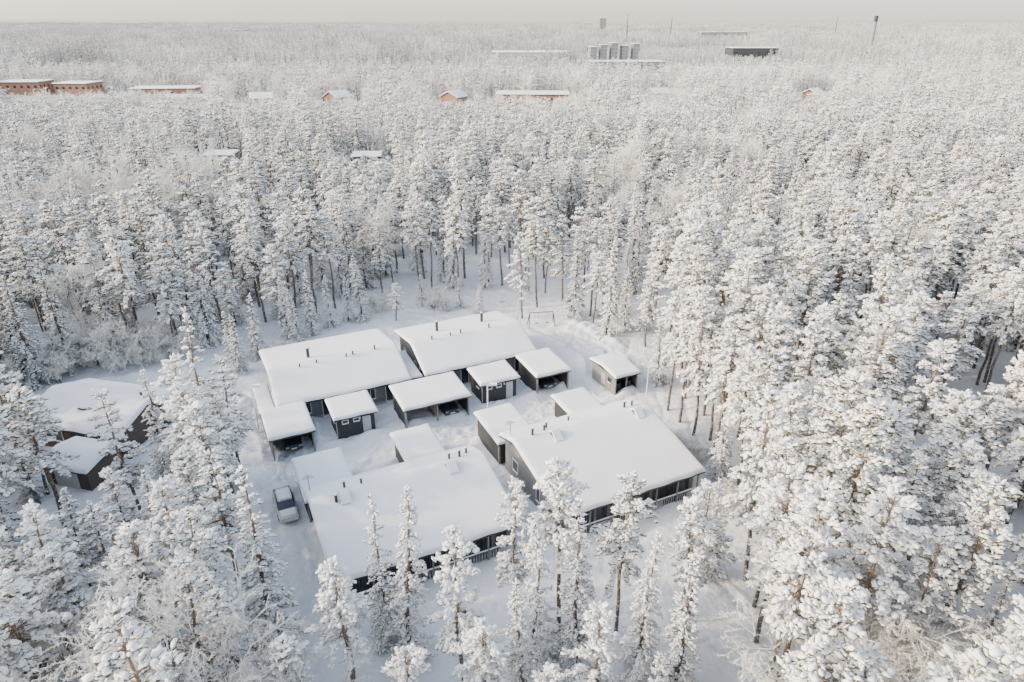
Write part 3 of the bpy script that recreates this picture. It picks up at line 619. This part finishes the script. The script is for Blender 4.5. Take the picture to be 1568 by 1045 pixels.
# ------------------------------------------------------------------ cars, lamps, swing
def car(x,y,rot,paint,snow=True):
    b=B('parked_car',x,y,rot,(0,0))
    def loft(part,mat,secs,smooth=False):
        V=[];F=[]
        for (xx,hw,z0,z1,tw) in secs: V+=[(xx,-hw,z0),(xx,-hw,(z0+z1)/2),(xx,-hw*tw,z1),(xx,hw*tw,z1),(xx,hw,(z0+z1)/2),(xx,hw,z0)]
        n=6
        for i in range(len(secs)-1):
            for j in range(n): k=(j+1)%n; F.append((i*n+j,i*n+k,(i+1)*n+k,(i+1)*n+j))
        F.append(tuple(range(n)));F.append(tuple(reversed(range((len(secs)-1)*n,len(secs)*n))))
        me=bpy.data.meshes.new(part);me.from_pydata(V,[],F);me.materials.append(mat);o=bpy.data.objects.new(part,me);COL.objects.link(o);o.parent=b.e
        m_=o.modifiers.new('bevel','BEVEL');m_.width=.04;m_.segments=2;m_.limit_method='ANGLE'
        for p in me.polygons:p.use_smooth=True
    loft('body',paint,[(-2.2,.72,.35,.68,.92),(-2.08,.84,.22,.82,.92),(-1.1,.89,.2,.95,.9),(.9,.89,.2,.98,.9),(1.9,.86,.22,1.0,.9),(2.15,.78,.3,.95,.9)])
    loft('windows',M_glass,[(-1.15,.76,.9,.96,.98),(-.45,.76,.9,1.38,.82),(1.2,.76,.9,1.42,.82),(2.02,.72,.9,1.02,.95)])
    loft('roof',paint,[(-.5,.6,1.37,1.41,.95),(0,.64,1.39,1.45,.95),(1.1,.64,1.40,1.46,.95),(1.45,.58,1.35,1.40,.95)])
    if snow: loft('roof_snow',M_snow,[(-.35,.5,1.44,1.48,.9),(.1,.56,1.455,1.53,.85),(1.0,.55,1.455,1.54,.85),(1.3,.5,1.43,1.46,.9)]); loft('bonnet_snow',M_snow,[(-2.0,.6,.82,.86,.9),(-1.3,.68,.94,.99,.9)])
    for xx in(-1.35,1.35):
        for sy in(-1,1):
            V=[];k=16
            for yy in(sy*.72,sy*.905): V+=[(xx+.32*math.cos(2*math.pi*i/k),yy,.32+.32*math.sin(2*math.pi*i/k)) for i in range(k)]
            F=[tuple(range(k)),tuple(reversed(range(k,2*k)))]+[(i,(i+1)%k,k+(i+1)%k,k+i) for i in range(k)]
            me=bpy.data.meshes.new('wheel');me.from_pydata(V,[],F);me.materials.append(M_tyre);o=bpy.data.objects.new('wheel',me);COL.objects.link(o);o.parent=b.e
            yo=sy*.91; b.box('hubcap',M_grey,xx-.14,xx+.14,min(yo,yo-sy*.004),max(yo,yo-sy*.004),.18,.46)
    for sy in(-1,1):
        b.box('headlight',M_white,-2.2,-2.1,sy*.62-.14,sy*.62+.14,.6,.72); b.box('tail_light',M_brick,2.1,2.17,sy*.66-.1,sy*.66+.1,.65,.85); b.box('mirror',paint,-.6,-.45,sy*.98-.1,sy*.98+.1,.95,1.08)
    b.box('number_plate',M_white,-2.225,-2.205,-.26,.26,.42,.53)
    b.done()
cx_,cy_=W(-23.0,-.7); car(cx_,cy_,ANG+math.radians(90),M_carA)
for s,t in((-20.7,10.4),(-3.6,9.8),(9.1,10.4)): x,y=W(s,t); car(x,y,ANG+math.radians(90),M_carB,False)
def lamp(x,y,h):
    b=B('street_lamp',x,y,0,(0,0)); b.cyl('pole',M_white,0,0,-.1,h,.09,8,.06); b.box('arm',M_white,-.04,.6,-.04,.04,h,h+.06); b.box('lamp_head',M_grey,.25,1.0,-.2,.2,h+.062,h+.16); b.box('head_snow',M_snow,.23,1.0,-.2,.2,h+.162,h+.3); b.done()
lamp(15.2,67.3,5); lamp(-2.6,63.3,5); x,y=W(9.9,22); lamp(x+1.5,y+1,6); lamp(-27.5,63,5); lamp(14.5,86,5)
b=B('swing_set',4.2,90,.15,(0,0))
acc=Acc()
tubes(acc,[(-1.7,0,2.2),(-1.7,0,2.2),(-1.7,0,2.2),(1.7,0,2.2),(1.7,0,2.2)],[(1.7,0,2.2),(-1.9,-.8,0),(-1.9,.8,0),(1.9,-.8,0),(1.9,.8,0)],.06,.06,0,8)
for s in(-.9,.7): tubes(acc,[(s,0,2.2),(s+.45,0,2.2)],[(s,0,.55),(s+.45,0,.55)],.015,.015,0,4); b.box('seat',M_metal,s-.03,s+.48,-.12,.12,.5,.55)
o=bpy.data.objects.new('frame',acc.mesh('frame',[M_metal]));COL.objects.link(o);o.parent=b.e; b.done()

# ------------------------------------------------------------------ light, sky, camera
az=math.radians(-100); el=math.radians(22)
sv=Vector((math.sin(az)*math.cos(el),math.cos(az)*math.cos(el),math.sin(el)))
l=bpy.data.lights.new('sun','SUN'); l.energy=5; l.angle=math.radians(1.2); l.color=(1,.81,.56)
lo=bpy.data.objects.new('sun',l); COL.objects.link(lo); lo.rotation_euler=(-sv).to_track_quat('-Z','Y').to_euler(); lo.location=(-100,-60,80)
w=bpy.data.worlds.new('World'); scene.world=w; w.use_nodes=True; nt=w.node_tree; bg=nt.nodes['Background']
sk=nt.nodes.new('ShaderNodeTexSky'); sk.sky_type='NISHITA'; sk.sun_disc=False; sk.sun_elevation=el; sk.sun_rotation=az; sk.dust_density=3.0; sk.ozone_density=1.0; sk.air_density=1.0
hs=nt.nodes.new('ShaderNodeHueSaturation'); hs.inputs['Saturation'].default_value=.75
nt.links.new(sk.outputs[0],hs.inputs['Color'])
# bright band of mist low in the sky all round the horizon
tc=nt.nodes.new('ShaderNodeTexCoord'); sp_=nt.nodes.new('ShaderNodeSeparateXYZ'); nt.links.new(tc.outputs['Generated'],sp_.inputs[0])
ab=nt.nodes.new('ShaderNodeMath'); ab.operation='ABSOLUTE'; nt.links.new(sp_.outputs['Z'],ab.inputs[0])
om=nt.nodes.new('ShaderNodeMath'); om.operation='SUBTRACT'; om.inputs[0].default_value=1; nt.links.new(ab.outputs[0],om.inputs[1])
pw=nt.nodes.new('ShaderNodeMath'); pw.operation='POWER'; pw.inputs[1].default_value=8; nt.links.new(om.outputs[0],pw.inputs[0])
vm=nt.nodes.new('ShaderNodeVectorMath'); vm.operation='SCALE'; vm.inputs[0].default_value=(1.75,1.58,1.38); nt.links.new(pw.outputs[0],vm.inputs['Scale'])
va=nt.nodes.new('ShaderNodeVectorMath'); va.operation='ADD'; nt.links.new(hs.outputs[0],va.inputs[0]); nt.links.new(vm.outputs[0],va.inputs[1])
nt.links.new(va.outputs[0],bg.inputs['Color']); bg.inputs['Strength'].default_value=.66
c=bpy.data.cameras.new('camera'); c.lens=24; c.sensor_width=36; c.clip_end=200000; c.clip_start=.5
co=bpy.data.objects.new('camera',c); COL.objects.link(co); co.location=(0,0,40); co.rotation_euler=(math.radians(90-25.2),0,0); scene.camera=co
